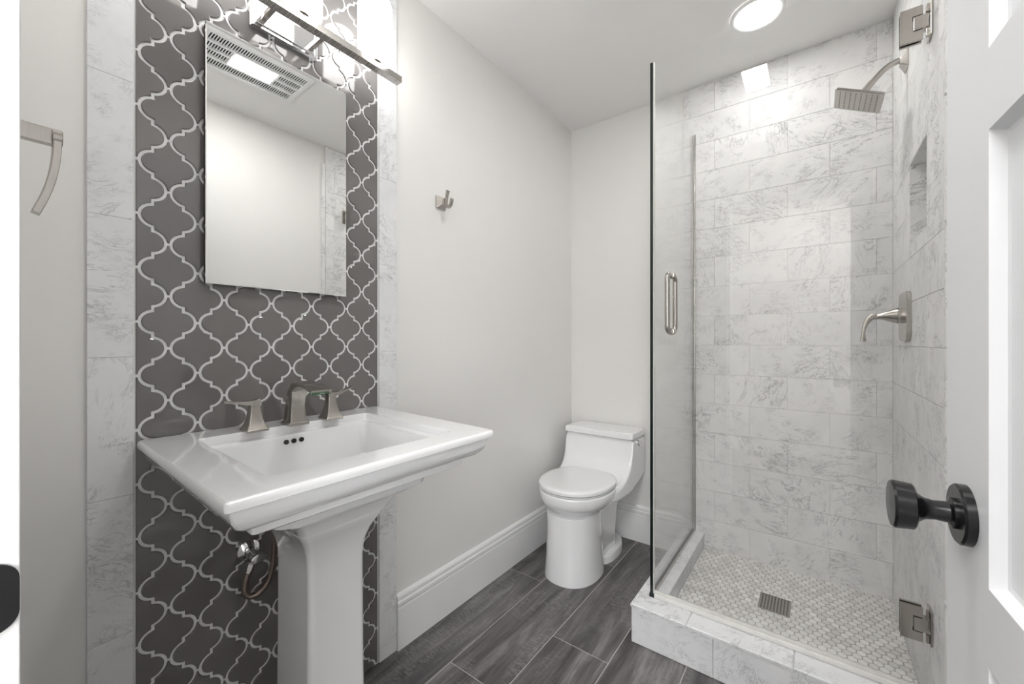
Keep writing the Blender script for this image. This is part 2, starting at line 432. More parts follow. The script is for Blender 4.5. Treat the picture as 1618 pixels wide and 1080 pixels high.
def lantern():
    neck, s, T = .0048, .0052, math.radians(82)
    q = []
    rx = (P_/4-neck)/(1-math.cos(T)); ry = (Q_/4-s)/math.sin(T); cx = P_/2-neck-rx
    for i in range(11):
        t = i/10*T; q.append((cx+rx*math.cos(t), -ry*math.sin(t)))
    h = q+[(P_/2-x, -Q_/2-z) for x, z in q[::-1]]      # right tip to bottom
    h = clean(h)
    low = h+[(-x, z) for x, z in h[::-1]]              # right tip -> bottom -> left tip (clockwise)
    full = low+[(x, -z) for x, z in low[::-1][1:-1]]
    return clean(full)[::-1]                           # counter-clockwise
base = inset(lantern(), .0031)
bm = B(); box(bm, -.004, 0.0, PY0-.004, PY1+.004, 0, ZC)
lay = bm.verts.layers.float_vector.new('off')
for j in range(-18, 25):
    for i in range(-1, 7):
        cy = .217+P_/2+i*P_+(P_/2 if j % 2 else 0); cz = 1.044+j*Q_/2
        poly = [(cy+a, cz+b) for a, b in base]
        poly = clip(poly, 0, PY0+.001, False)
        if poly: poly = clip(poly, 0, PY1-.001, True)
        if poly: poly = clip(poly, 1, 0.002, False)
        if poly: poly = clip(poly, 1, ZC-.001, True)
        poly = clean(poly)
        if len(poly) < 4: continue
        rg = [[Vector((x, a, b)) for a, b in inset(poly, d)] for x, d in ((0, 0), (.0022, 0), (.0034, .0006), (.0040, .0018))]
        try: vs = loft(bm, rg, False, True, 1)
        except ValueError: continue
        off = Vector((random.uniform(0, 9), random.uniform(0, 9), random.uniform(0, 9)))
        for v in vs: v[lay] = off
tag(finish('wall_accent', bm, [M['grout_white'], M['lantern']], ang=.22), kind='structure', label='grey lantern-shaped glass tile panel with white grout behind the sink')
for nm, a, b, lb in (('trim_2', .139, PY0-.004, 'left marble border strip of the grey tile panel'), ('trim_3', PY1+.004, .919, 'right marble border strip of the grey tile panel')):
    bm = B(); box(bm, -.004, .001, a, b, 0, ZC)
    tiles(bm, grid_rects(a, b, 0, ZC, 1, .305, a-.4, 1.697-.305*6, 0), lambda u, v: Vector((.001, u, v)), Vector((1, 0, 0)), .006, .0006, .0004, 1)
    tag(finish(nm, bm, [M['grout_white'], M['marble_strip']], smooth=False), kind='structure', label=lb)

# ------------------------------------------------------------------ shower walls, curb and pan
bm = B(); box(bm, .668, XR+.012, YT+.003, YB, 0, ZC)
tiles(bm, grid_rects(.668, XR, .06, ZC, .304, .1476, .969, 1.105+.1476*7-.1476*8, .5), lambda u, v: Vector((u, YT+.003, v)), Vector((0, -1, 0)), .003, .0013, .0003, 1)
tag(finish('wall_shower_back', bm, [M['grout'], M['marble']], smooth=False), kind='structure', label='marble tiled back wall of the shower')
bm = B()
TY0 = 1.418
for a, b, c, d in ((TY0, NY0, 0, ZC), (NY1, YT, 0, ZC), (NY0, NY1, 0, NZ0), (NY0, NY1, NZ1, ZC)):
    box(bm, XR+.003, XW, a, b, c, d)
tiles(bm, grid_rects(TY0, YT, .06, ZC, .304, .1476, 2.24-.304, 1.105-.1476*8, .5, hole=(NY0, NY1, NZ0, NZ1)), lambda u, v: Vector((XR+.003, u, v)), Vector((-1, 0, 0)), .003, .0013, .0003, 1)
tiles(bm, [(1.395, TY0, 1.105-.3048+k*.3048-.0001*k, 1.105+k*.3048) for k in range(-3, 5)], lambda u, v: Vector((XW, u, v)), Vector((-1, 0, 0)), .015, .0012, .004, 1)
# niche lining
for r, o3, nr in (([(NY0, NY1, NZ0, NZ1)], lambda u, v: Vector((1.598, u, v)), Vector((-1, 0, 0))),
                  ([(XR, 1.598, NZ0, NZ1)], lambda u, v: Vector((u, NY1, v)), Vector((0, -1, 0))),
                  ([(XR, 1.598, NZ0, NZ1)], lambda u, v: Vector((u, NY0, v)), Vector((0, 1, 0))),
                  ([(XR, 1.598, NY0, NY1)], lambda u, v: Vector((u, v, NZ0)), Vector((0, 0, 1))),
                  ([(XR, 1.598, NY0, NY1)], lambda u, v: Vector((u, v, NZ1)), Vector((0, 0, -1)))):
    tiles(bm, r, o3, nr, .004, .0004, .0008, 1)
tag(finish('wall_shower_right', bm, [M['grout'], M['marble']], smooth=False), kind='structure', label='marble tiled right wall of the shower with recessed niche')
CX0, CX1, CY0, CY1, CZ = .672, .768, 1.474, 1.592, .145
ZP = .075
bm = B(); bm.verts.layers.float_vector.new('off')
box(bm, CX0+.006, XR, CY0+.006, CY1-.005, 0, CZ-.012); box(bm, CX0+.006, CX1-.005, CY1-.005, YT, 0, CZ-.012)
def rows(a, b, st, o):
    out = []; k = math.floor((a-o)/st)
    while o+k*st < b-1e-6:
        out.append((max(a, o+k*st), min(b, o+(k+1)*st))); k += 1
    return [q for q in out if q[1]-q[0] > .005]
tiles(bm, [(a, b, 0.001, CZ-.012) for a, b in rows(CX0+.001, XR, .305, .645)], lambda u, v: Vector((u, CY0+.006, v)), Vector((0, -1, 0)), .006, .0012, .001, 1)
tiles(bm, [(a, b, 0.001, CZ-.012) for a, b in rows(CY0+.001, YT, .305, CY0)], lambda u, v: Vector((CX0+.006, u, v)), Vector((-1, 0, 0)), .006, .0012, .001, 1)
tiles(bm, [(a, b, ZP-.01, CZ-.012) for a, b in rows(CY1, YT, .305, CY1)], lambda u, v: Vector((CX1-.005, u, v)), Vector((1, 0, 0)), .005, .0012, .001, 1)
tiles(bm, [(a, b, ZP-.01, CZ-.012) for a, b in rows(CX1, XR, .305, .9)], lambda u, v: Vector((u, CY1-.005, v)), Vector((0, 1, 0)), .005, .0012, .001, 1)
tiles(bm, [(a, b, CY0-.003, CY1+.002) for a, b in rows(CX0-.003, XR, .305, .56)], lambda u, v: Vector((u, v, CZ-.012)), Vector((0, 0, 1)), .012, .0008, .003, 1)
tiles(bm, [(CX0-.003, CX1+.002, a, b) for a, b in rows(CY1+.002, YT, .305, 1.80)], lambda u, v: Vector((u, v, CZ-.012)), Vector((0, 0, 1)), .012, .0008, .003, 1)
tag(finish('shower_curb', bm, [M['grout'], M['marble_strip']], smooth=False), 'low white marble curb stepping around the front and side of the shower', 'shower curb')

# hexagon mosaic
bm = B(); box(bm, CX1-.005, XR, CY1-.005, YT, 0, ZP-.003)
lay = bm.verts.layers.float_vector.new('off')
HP, HD = .0263, .0240
DX0, DX1, DY0, DY1 = 1.040, 1.146, 1.853, 1.970
hexp = [(HP*.5*sx, HD*sy/3) for sx, sy in ((1, -1), (1, 1), (0, 2), (-1, 1), (-1, -1), (0, -2))]
ci = 0; y = CY1+.004
while y < YT+.02:
    x = CX1-(HP/2 if ci % 2 else 0)
    while x < XR+.02:
        poly = [(x+a, y+b) for a, b in inset(hexp, .0017)]
        poly = clip(poly, 0, CX1+.001, False)
        if poly: poly = clip(poly, 0, XR-.001, True)
        if poly: poly = clip(poly, 1, CY1+.001, False)
        if poly: poly = clip(poly, 1, YT-.001, True)
        poly = clean(poly) if poly else []
        if len(poly) > 2 and not (DX0+.01 < x < DX1-.01 and DY0+.012 < y < DY1-.012):
            rg = [[Vector((a, b, z)) for a, b in inset(poly, d)] for z, d in ((ZP-.003, 0), (ZP-.0006, 0), (ZP, .0007))]
            vs = loft(bm, rg, False, True, 1); off = Vector((random.uniform(0, 9), random.uniform(0, 9), 0))
            for v in vs: v[lay] = off
        x += HP
    y += HD; ci += 1
tag(finish('floor_shower', bm, [M['grout_warm'], M['hex']], smooth=False), kind='structure', label='small hexagon marble mosaic shower floor')
# drain
dr = thing('shower_drain', 'small rectangular metal drain grate set in the hexagon mosaic floor', 'drain', (1.093, 1.9115, ZP-.003))
bm = B(); box(bm, DX0, DX1, DY0, DY0+.005, ZP-.003, ZP+.0030, .0004); box(bm, DX0, DX1, DY1-.005, DY1, ZP-.003, ZP+.0030, .0004)
box(bm, DX0, DX0+.005, DY0+.005, DY1-.005, ZP-.003, ZP+.0030, .0004); box(bm, DX1-.005, DX1, DY0+.005, DY1-.005, ZP-.003, ZP+.0030, .0004)
finish('drain_frame', bm, M['nickel'], dr)
bm = B()
for i in range(10):
    xx = DX0+.005+i*(DX1-DX0-.010)/9; box(bm, xx-.0026, xx+.0026, DY0+.005, DY1-.005, ZP-.0025, ZP+.0026)
for j in range(1, 16):
    yy = DY0+.005+j*(DY1-DY0-.01)/16; box(bm, DX0+.005, DX1-.005, yy-.0012, yy+.0014, ZP-.0025, ZP+.0022)
finish('drain_grate', bm, M['nickel'], dr)
bm = B(); box(bm, DX0+.001, DX1-.001, DY0+.001, DY1-.001, ZP-.002, ZP+.0006); finish('drain_void', bm, M['dark'], dr)

# ------------------------------------------------------------------ shower glass
GX, GY, GT = .722, 1.564, .0095
GZ0, GZ1 = .150, 2.19
sp = thing('shower_glass_panel', 'fixed clear glass side panel of the shower beside the toilet', 'glass panel', (GX, 1.9, CZ))
bm = B(); box(bm, GX-GT/2, GX+GT/2, GY-.010, YT-.003, CZ+.004, GZ1-.004)
finish('glass_pane', bm, M['glass'], sp, smooth=False)
bm = B(); box(bm, GX-GT/2-.0002, GX+GT/2+.0002, GY-.0125, GY-.008, CZ+.004, GZ1-.004)
finish('glass_edge', bm, M['edge'], sp, smooth=False)
bm = B()
for s in (-1, 1):
    box(bm, GX+s*(GT/2+.001)-.001, GX+s*(GT/2+.001)+.001, GY-.006, YT-.002, CZ+.0005, CZ+.018)
    box(bm, GX+s*(GT/2+.001)-.001, GX+s*(GT/2+.001)+.001, YT-.016, YT-.0005, CZ+.018, GZ1-.004)
box(bm, GX-GT/2, GX+GT/2, GY-.006, YT-.002, CZ+.0005, CZ+.003)
ch = finish('glass_channel', bm, M['nickel'], sp, smooth=False)
bm = B(); box(bm, GX-GT/2-.004, GX+GT/2+.004, GY-.012, GY-.002, CZ+.0005, CZ+.014, .001); finish('corner_clip', bm, M['blackm'], sp)
sd = thing('shower_door', 'clear frameless glass shower door facing the doorway with nickel hinges and pull', 'shower door', (XR, GY, CZ))
DXA = GX+GT/2+.004
bm = B(); box(bm, DXA, XR-.006, GY-.006, GY-.006+GT, CZ+.014, GZ1)
dp = finish('door_pane', bm, M['glass'], sd, smooth=False)
bm = B(); box(bm, DXA-.0035, DXA, GY-.0075, GY+.0045, CZ+.014, GZ1-.001, .0008)
box(bm, DXA, XR-.004, GY-.012, GY+.008, CZ+.0005, CZ+.016, .003)
box(bm, DXA, XR-.004, GY-.004, GY+.001, CZ+.016, CZ+.026, .001)
sl = finish('door_seal', bm, M['seal'], sd)
def hinge(z):
    bm = B(); x1 = XR-.012
    f0, f1 = GY-.0062-.008, GY-.0062
    # body plate on the glass with a knuckle notch
    for a, b, c, d in ((1.412, x1-.006, z-.046, z-.021), (1.412, x1-.006, z+.021, z+.046), (1.412, 1.436, z-.021, z+.021)):
        box(bm, a, b, f0, f1, c, d, .0)
        box(bm, a, b, GY+.0037, GY+.0117, c, d, .0)
    bmesh.ops.remove_doubles(bm, verts=bm.verts, dist=1e-5)
    h = finish('hinge', bm, M['nickel'], sd, smooth=False)
    bm = B(); box(bm, 1.4385, x1+.004, f0-.001, GY+.013, z-.0185, z+.0185, .001)
    finish('hinge_knuckle', bm, M['nickel'], h)
    bm = B(); box(bm, XR-.0055, XR-.0003, GY-.026, GY+.026, z-.046, z+.046, .0015)
    box(bm, XR-.012, XR-.0055, GY-.016, GY-.006, z-.044, z-.022, .001); box(bm, XR-.012, XR-.0055, GY-.016, GY-.006, z+.022, z+.044, .001)
    finish('hinge_plate', bm, M['nickel'], h)
hinge(.348); hinge(1.993)
def pull(sy):
    y0 = GY-.006 if sy < 0 else GY-.006+GT
    pts = []; r = .022; L = .046; zc = 1.264; H = .1055; hx = .792
    pts += [(hx, y0, zc+H)]
    for i in range(9):
        t = i/8*PI/2; pts.append((hx, y0+sy*(L-r+r*math.sin(t)), zc+H-r+r*math.cos(t)))
    for i in range(9):
        t = i/8*PI/2; pts.append((hx, y0+sy*(L-r+r*math.cos(t)), zc-H+r-r*math.sin(t)))
    pts += [(hx, y0, zc-H)]
    bm = B(); tube(bm, pts, .0092, 20)
    for z in (zc+H, zc-H): lathe(bm, (hx, y0, z), (0, sy, 0), [(0, .0125), (.004, .0125), (.005, .010)], 24)
    finish('pull_handle', bm, M['nickel'], sd)
pull(-1); pull(1)

# ------------------------------------------------------------------ bathroom door standing open at the right
DA = math.atan(.0542)
D0 = Vector((1.391, 0.0, .012)); DM = Matrix.Translation(D0) @ Matrix.Rotation(DA, 4, 'Z')
DW, DH, DT = .721, 2.018, .035
bm = B()
Z = lambda z: z-.012
prs = [(.20, .80), (.877, 1.329), (1.409, 1.90)]
s = .121
box(bm, 0, DT, 0, s, 0, DH); box(bm, 0, DT, DW-s, DW, 0, DH)
edges = [0]+[Z(v) for p in prs for v in p]+[DH]
for a, b in zip(edges[0::2], edges[1::2]): box(bm, 0, DT, s, DW-s, a, b)
for a, b in prs:
    a, b = Z(a), Z(b); rec, mo = .012, .008
    for x0, sg in ((0, 1), (DT, -1)):
        o = [Vector((x0, y, z)) for y, z in ((s, a), (DW-s, a), (DW-s, b), (s, b))]
        q = [Vector((x0+sg*rec*.9, y, z)) for y, z in ((s+mo*.7, a+mo*.7), (DW-s-mo*.7, a+mo*.7), (DW-s-mo*.7, b-mo*.7), (s+mo*.7, b-mo*.7))]
        w = [Vector((x0+sg*rec, y, z)) for y, z in ((s+mo*1.2, a+mo*1.2), (DW-s-mo*1.2, a+mo*1.2), (DW-s-mo*1.2, b-mo*1.2), (s+mo*1.2, b-mo*1.2))]
        loft(bm, [o, q, w], False, True)
bmesh.ops.transform(bm, matrix=DM, verts=bm.verts)
door = tag(finish('door_1', bm, M['door'], smooth=False), kind='structure', label='white panelled door standing open at the right edge')
# knob
def knob(side):
    bm = B()
    o = DM @ Vector((0 if side < 0 else DT, .655, .93-.012)); ax = (DM.to_3x3() @ Vector((side, 0, 0)))
    lathe(bm, o, ax, [(0, .0325), (.0075, .0325), (.0095, .0305), (.0095, .015)], 56)
    k = finish('door_knob', bm, M['blackm'], door); k['label'] = 'black round door knob'
    bm = B(); lathe(bm, o, ax, [(.009, .0165), (.013, .0165), (.015, .0115), (.026, .0105), (.034, .012), (.040, .0165), (.0425, .0235), (.044, .0255), (.060, .027), (.0625, .0255), (.0632, .004), (.0628, .0015)], 56)
    finish('knob_grip', bm, M['blackm'], k)
knob(-1); knob(1)
bm = B(); box(bm, DT*.15, DT*.85, DW-.0005, DW+.001, .93-.04, .93+.02); bmesh.ops.transform(bm, matrix=DM, verts=bm.verts)
finish('latch_plate', bm, M['blackm'], door, smooth=False)

# ------------------------------------------------------------------ pedestal sink
YC = .524
SK = thing('pedestal_sink', 'white porcelain pedestal sink with wide rectangular basin', 'sink', (.25, YC, 0))
ZS = .899; KS = .024
def sr(x0, x1, hy, r, z, rb=.004): return [Vector((p.x, p.y, p.z-KS*max(p.x, 0))) for p in ringz(x0, x1, YC-hy, YC+hy, (r, rb, rb, r), z, 6)]
XB = .0065
bm = B()
rings = [
 sr(.145, .345, .105, .05, .742), sr(.125, .392, .165, .045, .752), sr(.113, .418, .186, .035, .772), sr(.107, .436, .197, .028, .835, .02), sr(.104, .441, .201, .026, .868, .02),
 sr(.100, .448, .205, .022, .876, .018), sr(.094, .460, .214, .02, .8775, .016), sr(.091, .464, .217, .018, .880, .014), sr(.089, .4665, .219, .018, ZS-.003, .014), sr(.087, .469, .2205, .017, ZS, .014),
 sr(XB+.003, .534, .303, .004, ZS), sr(XB, .538, .3065, .006, ZS-.0035), sr(XB, .539, .3075, .007, ZS-.010), sr(XB, .538, .3065, .006, ZS-.017), sr(XB, .533, .302, .006, ZS-.020),
 sr(XB, .528, .297, .006, ZS-.0215), sr(XB, .527, .296, .006, ZS-.030), sr(XB, .524, .293, .006, ZS-.042), sr(XB, .515, .285, .006, ZS-.056), sr(XB, .500, .271, .006, ZS-.067), sr(XB, .483, .255, .006, ZS-.0735),
 sr(XB, .4775, .2495, .006, ZS-.0755), sr(XB, .4765, .2485, .006, ZS-.0885), sr(XB+.01, .470, .242, .006, ZS-.093),
 sr(.03, .450, .222, .008, ZS-.099), sr(.05, .420, .188, .012, ZS-.112), sr(.07, .395, .158, .015, ZS-.130), sr(.085, .375, .134, .018, ZS-.152), sr(.095, .361, .117, .02, ZS-.173), sr(.10, .354, .109, .02, ZS-.188)]
loft(bm, rings, True, True)
basin = finish('basin', bm, M['porc'], SK, ang=.7)
bm = B()
def pr(x0, x1, hy, r, z): return ringz(x0, x1, YC-hy, YC+hy, r, z, 5)
pr_rings = [pr(.08, .375, .11, .02, 0), pr(.08, .375, .11, .02, .03), pr(.105, .345, .092, .018, .05), pr(.125, .322, .078, .016, .09), pr(.135, .311, .0725, .014, .16),
 pr(.137, .309, .0705, .014, .40), pr(.137, .308, .0695, .014, .585), pr(.136, .310, .0712, .015, .610), pr(.132, .316, .0760, .016, .634), pr(.125, .325, .0840, .017, .657), pr(.116, .336, .0935, .018, .676), pr(.108, .346, .1020, .018, .691), pr(.103, .3505, .1065, .019, .7035), pr(.103, .3505, .1065, .019, .712)]
loft(bm, pr_rings)
finish('pedestal', bm, M['porc'], SK, ang=.7)
bm = B()
for dy in (-.0195, 0, .0195):
    zz = .858-KS*.107; lathe(bm, (.1045, YC-.012+dy, zz), (1, 0, .14), [(0, .0062), (.0042, .0062), (.0044, .0058)], 20)
finish('overflow_holes', bm, M['dark'], SK)['label'] = 'three black round overflow holes'
bm = B(); lathe(bm, (.25, YC, .7360), (0, 0, 1), [(0, .022), (.0015, .022), (.003, .015), (.004, .012)], 30); finish('drain_ring', bm, M['nickel'], SK)

# faucet
def decky(x): return ZS-KS*x
FC = thing('faucet', 'brushed nickel widespread faucet with arched spout and two lever handles', 'faucet', (.085, YC, decky(.085)))
bm = B(); z0 = decky(.085)
rg = [ringz(.058, .114, YC-.027, YC+.027, .004, z0-.0008), ringz(.058, .114, YC-.027, YC+.027, .004, z0+.006), ringz(.060, .112, YC-.025, YC+.025, .004, z0+.009)]
loft(bm, rg)
# column and arching spout as a ribbon with changing thickness
pts = bez((.086, YC, z0+.008), (.086, YC, z0+.045), (.084, YC, z0+.098), (.125, YC, z0+.108), 14)[:-1]+bez((.125, YC, z0+.108), (.155, YC, z0+.115), (.19, YC, z0+.113), (.228, YC, z0+.098), 12)
n = len(pts); ts = []; ws = []
for i in range(n):
    u = i/(n-1)
    ts.append(.048-.012*math.sin(min(u/.4, 1)*PI/2)+(0 if u < .35 else -.027*min(1, (u-.35)/.35)))
    ws.append(.048-.008*math.sin(min(1, u/.5)*PI)+(0 if u < .5 else .006*(u-.5)/.5))
strip(bm, pts, ws, ts, (0, 1, 0))
finish('spout', bm, M['nickel'], FC, ang=.5)
bm = B(); tip = pts[-1]; box(bm, tip.x-.03, tip.x+.004, YC-.022, YC+.022, tip.z-.0072, tip.z-.0050, .0005); finish('spout_lip', bm, M['green'], FC)  # thin green strip along the spout's lower lip
for sgn, yy in ((-1, .4235), (1, .6245)):
    zz = decky(.088); bm = B(); cx = .088
    prof = [(.0255, -.0008), (.0255, .004), (.0235, .007), (.0185, .018), (.0150, .032), (.0125, .048), (.0115, .060)]
    loft(bm, [ringz(cx-w, cx+w, yy-w, yy+w, .003, zz+h) for w, h in prof])
    h = finish('faucet_handle', bm, M['nickel'], FC, ang=.5)
    bm = B()
    pts2 = bez((cx, yy-sgn*.010, zz+.071), (cx, yy+sgn*.012, zz+.068), (cx, yy+sgn*.028, zz+.073), (cx, yy+sgn*.068, zz+.087 if sgn > 0 else zz+.078), 12)
    m_ = len(pts2)
    strip(bm, pts2, [.023-.006*i/(m_-1) for i in range(m_)], [max(.004, .020-.016*(i/(m_-1))**.55) for i in range(m_)], (1, 0, 0))
    loft(bm, [ringz(cx-.0115, cx+.0115, yy-.0115, yy+.0115, .003, zz+.0605), ringz(cx-.0115, cx+.0115, yy-.0115, yy+.0115, .003, zz+.074)])
    finish('lever', bm, M['nickel'], h, ang=.5)

# water supply valves and hose
def supply(yv, zv, lab):
    v = thing('supply_valve', lab, 'valve', (.004, yv, zv))
    o = Vector((.004, yv, zv))
    bm = B(); lathe(bm, o, (1, 0, 0), [(0, .027), (.003, .0265), (.010, .016), (.010, .009)], 36); finish('escutcheon', bm, M['chrome'], v)
    bm = B(); lathe(bm, o, (1, 0, 0), [(.008, .0085), (.03, .0085), (.031, .012), (.052, .012), (.053, .008), (.060, .006)], 24)
    lathe(bm, o+Vector((.041, 0, 0)), (0, -.35, -1), [(0, .0075), (.020, .0075), (.021, .0105), (.036, .0105), (.037, .008), (.044, .008)], 6)
    finish('valve_body', bm, M['chrome'], v, ang=.5)
    bm = B(); rings = []
    for h, a, b in ((.058, .008, .006), (.060, .019, .011), (.066, .021, .0125), (.072, .019, .011), (.074, .012, .007)):
        rings.append([o+Vector((h, a*math.cos(t*2*PI/32), b*math.sin(t*2*PI/32))) for t in range(32)])
    loft(bm, rings); finish('valve_handle', bm, M['chrome'], v)
    return v
va = supply(.440, .562, 'chrome oval-handled shut-off valve on the dark tiles left of the pedestal')
hs = bez((.045, .424, .520), (.045, .396, .448), (.05, .450, .440), (.06, .470, .490), 18)[:-1]+bez((.06, .470, .490), (.068, .486, .545), (.072, .480, .62), (.085, .458, .715), 14)
bm = B(); tube(bm, hs, .0078, 14); finish('supply_hose', bm, M['hose'], va)['label'] = 'brown braided supply hose looping up behind the basin'
vb = supply(.537, .480, 'partly hidden pale supply valve right behind the left side of the pedestal')
bm = B(); tube(bm, bez((.045, .525, .437), (.045, .530, .40), (.06, .575, .42), (.085, .575, .50), 14)[:-1]+bez((.085, .575, .50), (.095, .575, .57), (.11, .56, .66), (.115, .55, .718), 8), .0062, 12); finish('supply_hose', bm, M['hose'], vb)

# ------------------------------------------------------------------ mirror cabinet
MC = thing('mirror_cabinet', 'frameless rectangular mirrored cabinet hanging on the grey tiles above the sink', 'mirror', (.004, YC, 1.265))
bm = B(); box(bm, .0045, .0215, .341, .7075, 1.267, 1.907); finish('cabinet_body', bm, M['dark'], MC, smooth=False)
bm = B(); vy0, vy1, vz0, vz1 = .3385, .7095, 1.2645, 1.910
rg = [[Vector((x, y, z)) for y, z in ((vy0+i, vz0+i), (vy1-i, vz0+i), (vy1-i, vz1-i), (vy0+i, vz1-i))] for x, i in ((.022, 0), (.0268, 0), (.028, .0022))]
loft(bm, rg); finish('mirror_glass', bm, M['mirror'], MC, smooth=False)

# ------------------------------------------------------------------ vanity light bar
VL = thing('vanity_light', 'brushed nickel bar light with frosted glass cylinder shades above the mirror', 'wall light', (.004, .531, 2.04))
bm = B(); y0, y1, z0, z1 = .440, .622, 1.968, 2.10
def fr(x, i): return [Vector((x, y, z)) for y, z in ((y0+i, z0+i), (y1-i, z0+i), (y1-i, z1-i), (y0+i, z1-i))]
loft(bm, [fr(.0045, 0), fr(.016, 0), fr(.020, .004), fr(.020, .009), fr(.023, .012), fr(.024, .014)])
finish('backplate', bm, M['chrome'], VL, smooth=False)
for yy in (.466, .596):
    bm = B(); box(bm, .022, .105, yy-.0065, yy+.0065, 1.984, 1.998, .001)
    finish('bracket', bm, M['nickel'], VL)
bm = B(); box(bm, .096, .124, .205, .852, 1.982, 2.002, .0012)
finish('light_bar', bm, M['nickel_l'], VL)
for yy in (.304, .531, .758):
    o = Vector((.110, yy, 2.003)); bm = B()
    lathe(bm, o, (0, 0, 1), [(.001, .018), (.001, .044), (.004, .0495), (.010, .051), (.175, .051), (.188, .0475), (.194, .040), (.196, .02)], 48)
    sh = finish('glass_shade', bm, M['shade'], VL)
    bm = B(); lathe(bm, o, (0, 0, 1), [(-.0006, .020), (.0008, .020)], 32); finish('lamp_holder', bm, M['nickel'], sh)

# ------------------------------------------------------------------ toilet
TX = .268
TO = thing('toilet', 'white one-piece toilet with closed lid in the corner beside the shower glass', 'toilet', (TX, 1.95, 0))
bm = B()
def xz(y, hw, zb, zt, r, k=6):
    r = min(r, hw*.98, (zt-zb)/2*.98)
    return [Vector((TX+a, y, b)) for a, b in rr2(-hw, hw, zb, zt, r, k)]
BY, BA, BB = 1.835, .183, .232          # bowl planform: centre y, half width, half length forward
secs = []
for y, hw, zb, zt in ((2.232, .190, .40, .607), (2.225, .197, .385, .607), (2.15, .198, .365, .607), (2.072, .198, .348, .607), (2.060, .198, .345, .604), (2.052, .198, .343, .58), (2.046, .198, .341, .54), (2.036, .1975, .34, .50), (2.018, .197, .338, .468), (1.990, .196, .337, .441), (1.955, .194, .337, .421), (1.92, .191, .337, .409), (1.88, .187, .337, .4045)):
    secs.append(xz(y, hw, zb, zt, .02))
secs += [xz(1.84, .178, .34, .402, .02), xz(1.80, .165, .345, .400, .015)]
loft(bm, secs)
loft(bm, [ell(TX, BY, BA-i, BB-i, z, 72, 2.12, .17) for z, i in ((.296, .066), (.306, .056), (.318, .041), (.330, .027), (.342, .0155), (.354, .008), (.368, .003), (.382, .001), (.395, .0), (.400, .001), (.4035, .004), (.4045, .009))])
body = finish('bowl', bm, M['porc'], TO, ang=.9)
# pedestal column under the bowl
bm = B()
col = [(0, .128, .165, .17), (.02, .127, .164, .17), (.10, .121, .155, .16), (.20, .117, .150, .155), (.26, .1165, .150, .155), (.305, .118, .152, .155)]
loft(bm, [ell(TX+.005, 1.775, a+.004, f_, z, 56, 2.25, b_) for z, a, f_, b_ in col])
# trapway behind the column and the low rear foot
loft(bm, [ringz(TX-w, TX+w, 1.82, yb, .05, z, 6) for w, yb, z in ((.098, 2.10, .02), (.098, 2.10, .12), (.102, 2.12, .25), (.125, 2.17, .35), (.14, 2.18, .375))])
loft(bm, [ell(TX+.003, 2.00, w, .14, z, 48, 2.5, b_) for w, b_, z in ((.127, .20, 0), (.126, .199, .03), (.121, .195, .038))])
finish('base', bm, M['porc'], TO, ang=.9)
bm = B()
def lid_ring(z, i):
    return ringz(TX-.2+i, TX+.2-i, 2.040+i, 2.238-i, .012, z, 4)
loft(bm, [lid_ring(.609, .004), lid_ring(.611, 0), lid_ring(.634, 0), lid_ring(.640, .003), lid_ring(.643, .012)])
finish('tank_lid', bm, M['porc'], TO, ang=.7)
bm = B()
def seat_ring(z, i, yb=.200): return ell(TX, BY-.012, .181-i, .220-i, z, 64, 2.15, yb-i)
loft(bm, [seat_ring(.405, .010), seat_ring(.407, .004), seat_ring(.412, .003), seat_ring(.414, .006)])
finish('seat_ring', bm, M['seat'], TO, ang=.9)
bm = B(); loft(bm, [seat_ring(.4155, .006), seat_ring(.4175, .001), seat_ring(.430, 0), seat_ring(.4345, .003), seat_ring(.4375, .010), seat_ring(.439, .03)])
finish('seat_lid', bm, M['seat'], TO, ang=.9)
bm = B(); o = Vector((TX+.198, 2.125, .585)); lathe(bm, o, (1, 0, 0), [(0, .013), (.004, .013), (.005, .007), (.014, .007), (.015, .010), (.020, .009)], 28)
fl = finish('flush_lever', bm, M['chrome'], TO)
bm = B(); strip(bm, [o+Vector((.017, .012, 0)), o+Vector((.020, -.02, .001)), o+Vector((.021, -.045, -.003))], [.013, .011, .009], .006, (0, 0, 1)); finish('lever_arm', bm, M['chrome'], fl)

# ------------------------------------------------------------------ robe hook on the left wall
RH = thing('robe_hook', 'small brushed nickel double robe hook on the pale wall', 'hook', (0, 1.137, 1.688))
bm = B()
def sq(x, h, dz=0): return [Vector((x, 1.137+a, 1.685+dz+b)) for a, b in rr2(-h, h, -h, h, .002, 2)]
loft(bm, [sq(0.0002, .0255), sq(.005, .0255), sq(.009, .0235), sq(.022, .014), sq(.030, .011), sq(.034, .011)])
finish('hook_base', bm, M['nickel'], RH, ang=.5)
bm = B()
strip(bm, bez((.034, 1.137, 1.667), (.036, 1.137, 1.69), (.038, 1.137, 1.705), (.046, 1.137, 1.727), 10), [.017-.003*math.sin(i/10*PI) for i in range(11)], .006, (0, 1, 0))
strip(bm, bez((.034, 1.137, 1.672), (.038, 1.137, 1.652), (.066, 1.137, 1.652), (.068, 1.137, 1.690), 14), .016, .006, (0, 1, 0))
finish('hook_prongs', bm, M['nickel'], RH, ang=.5)

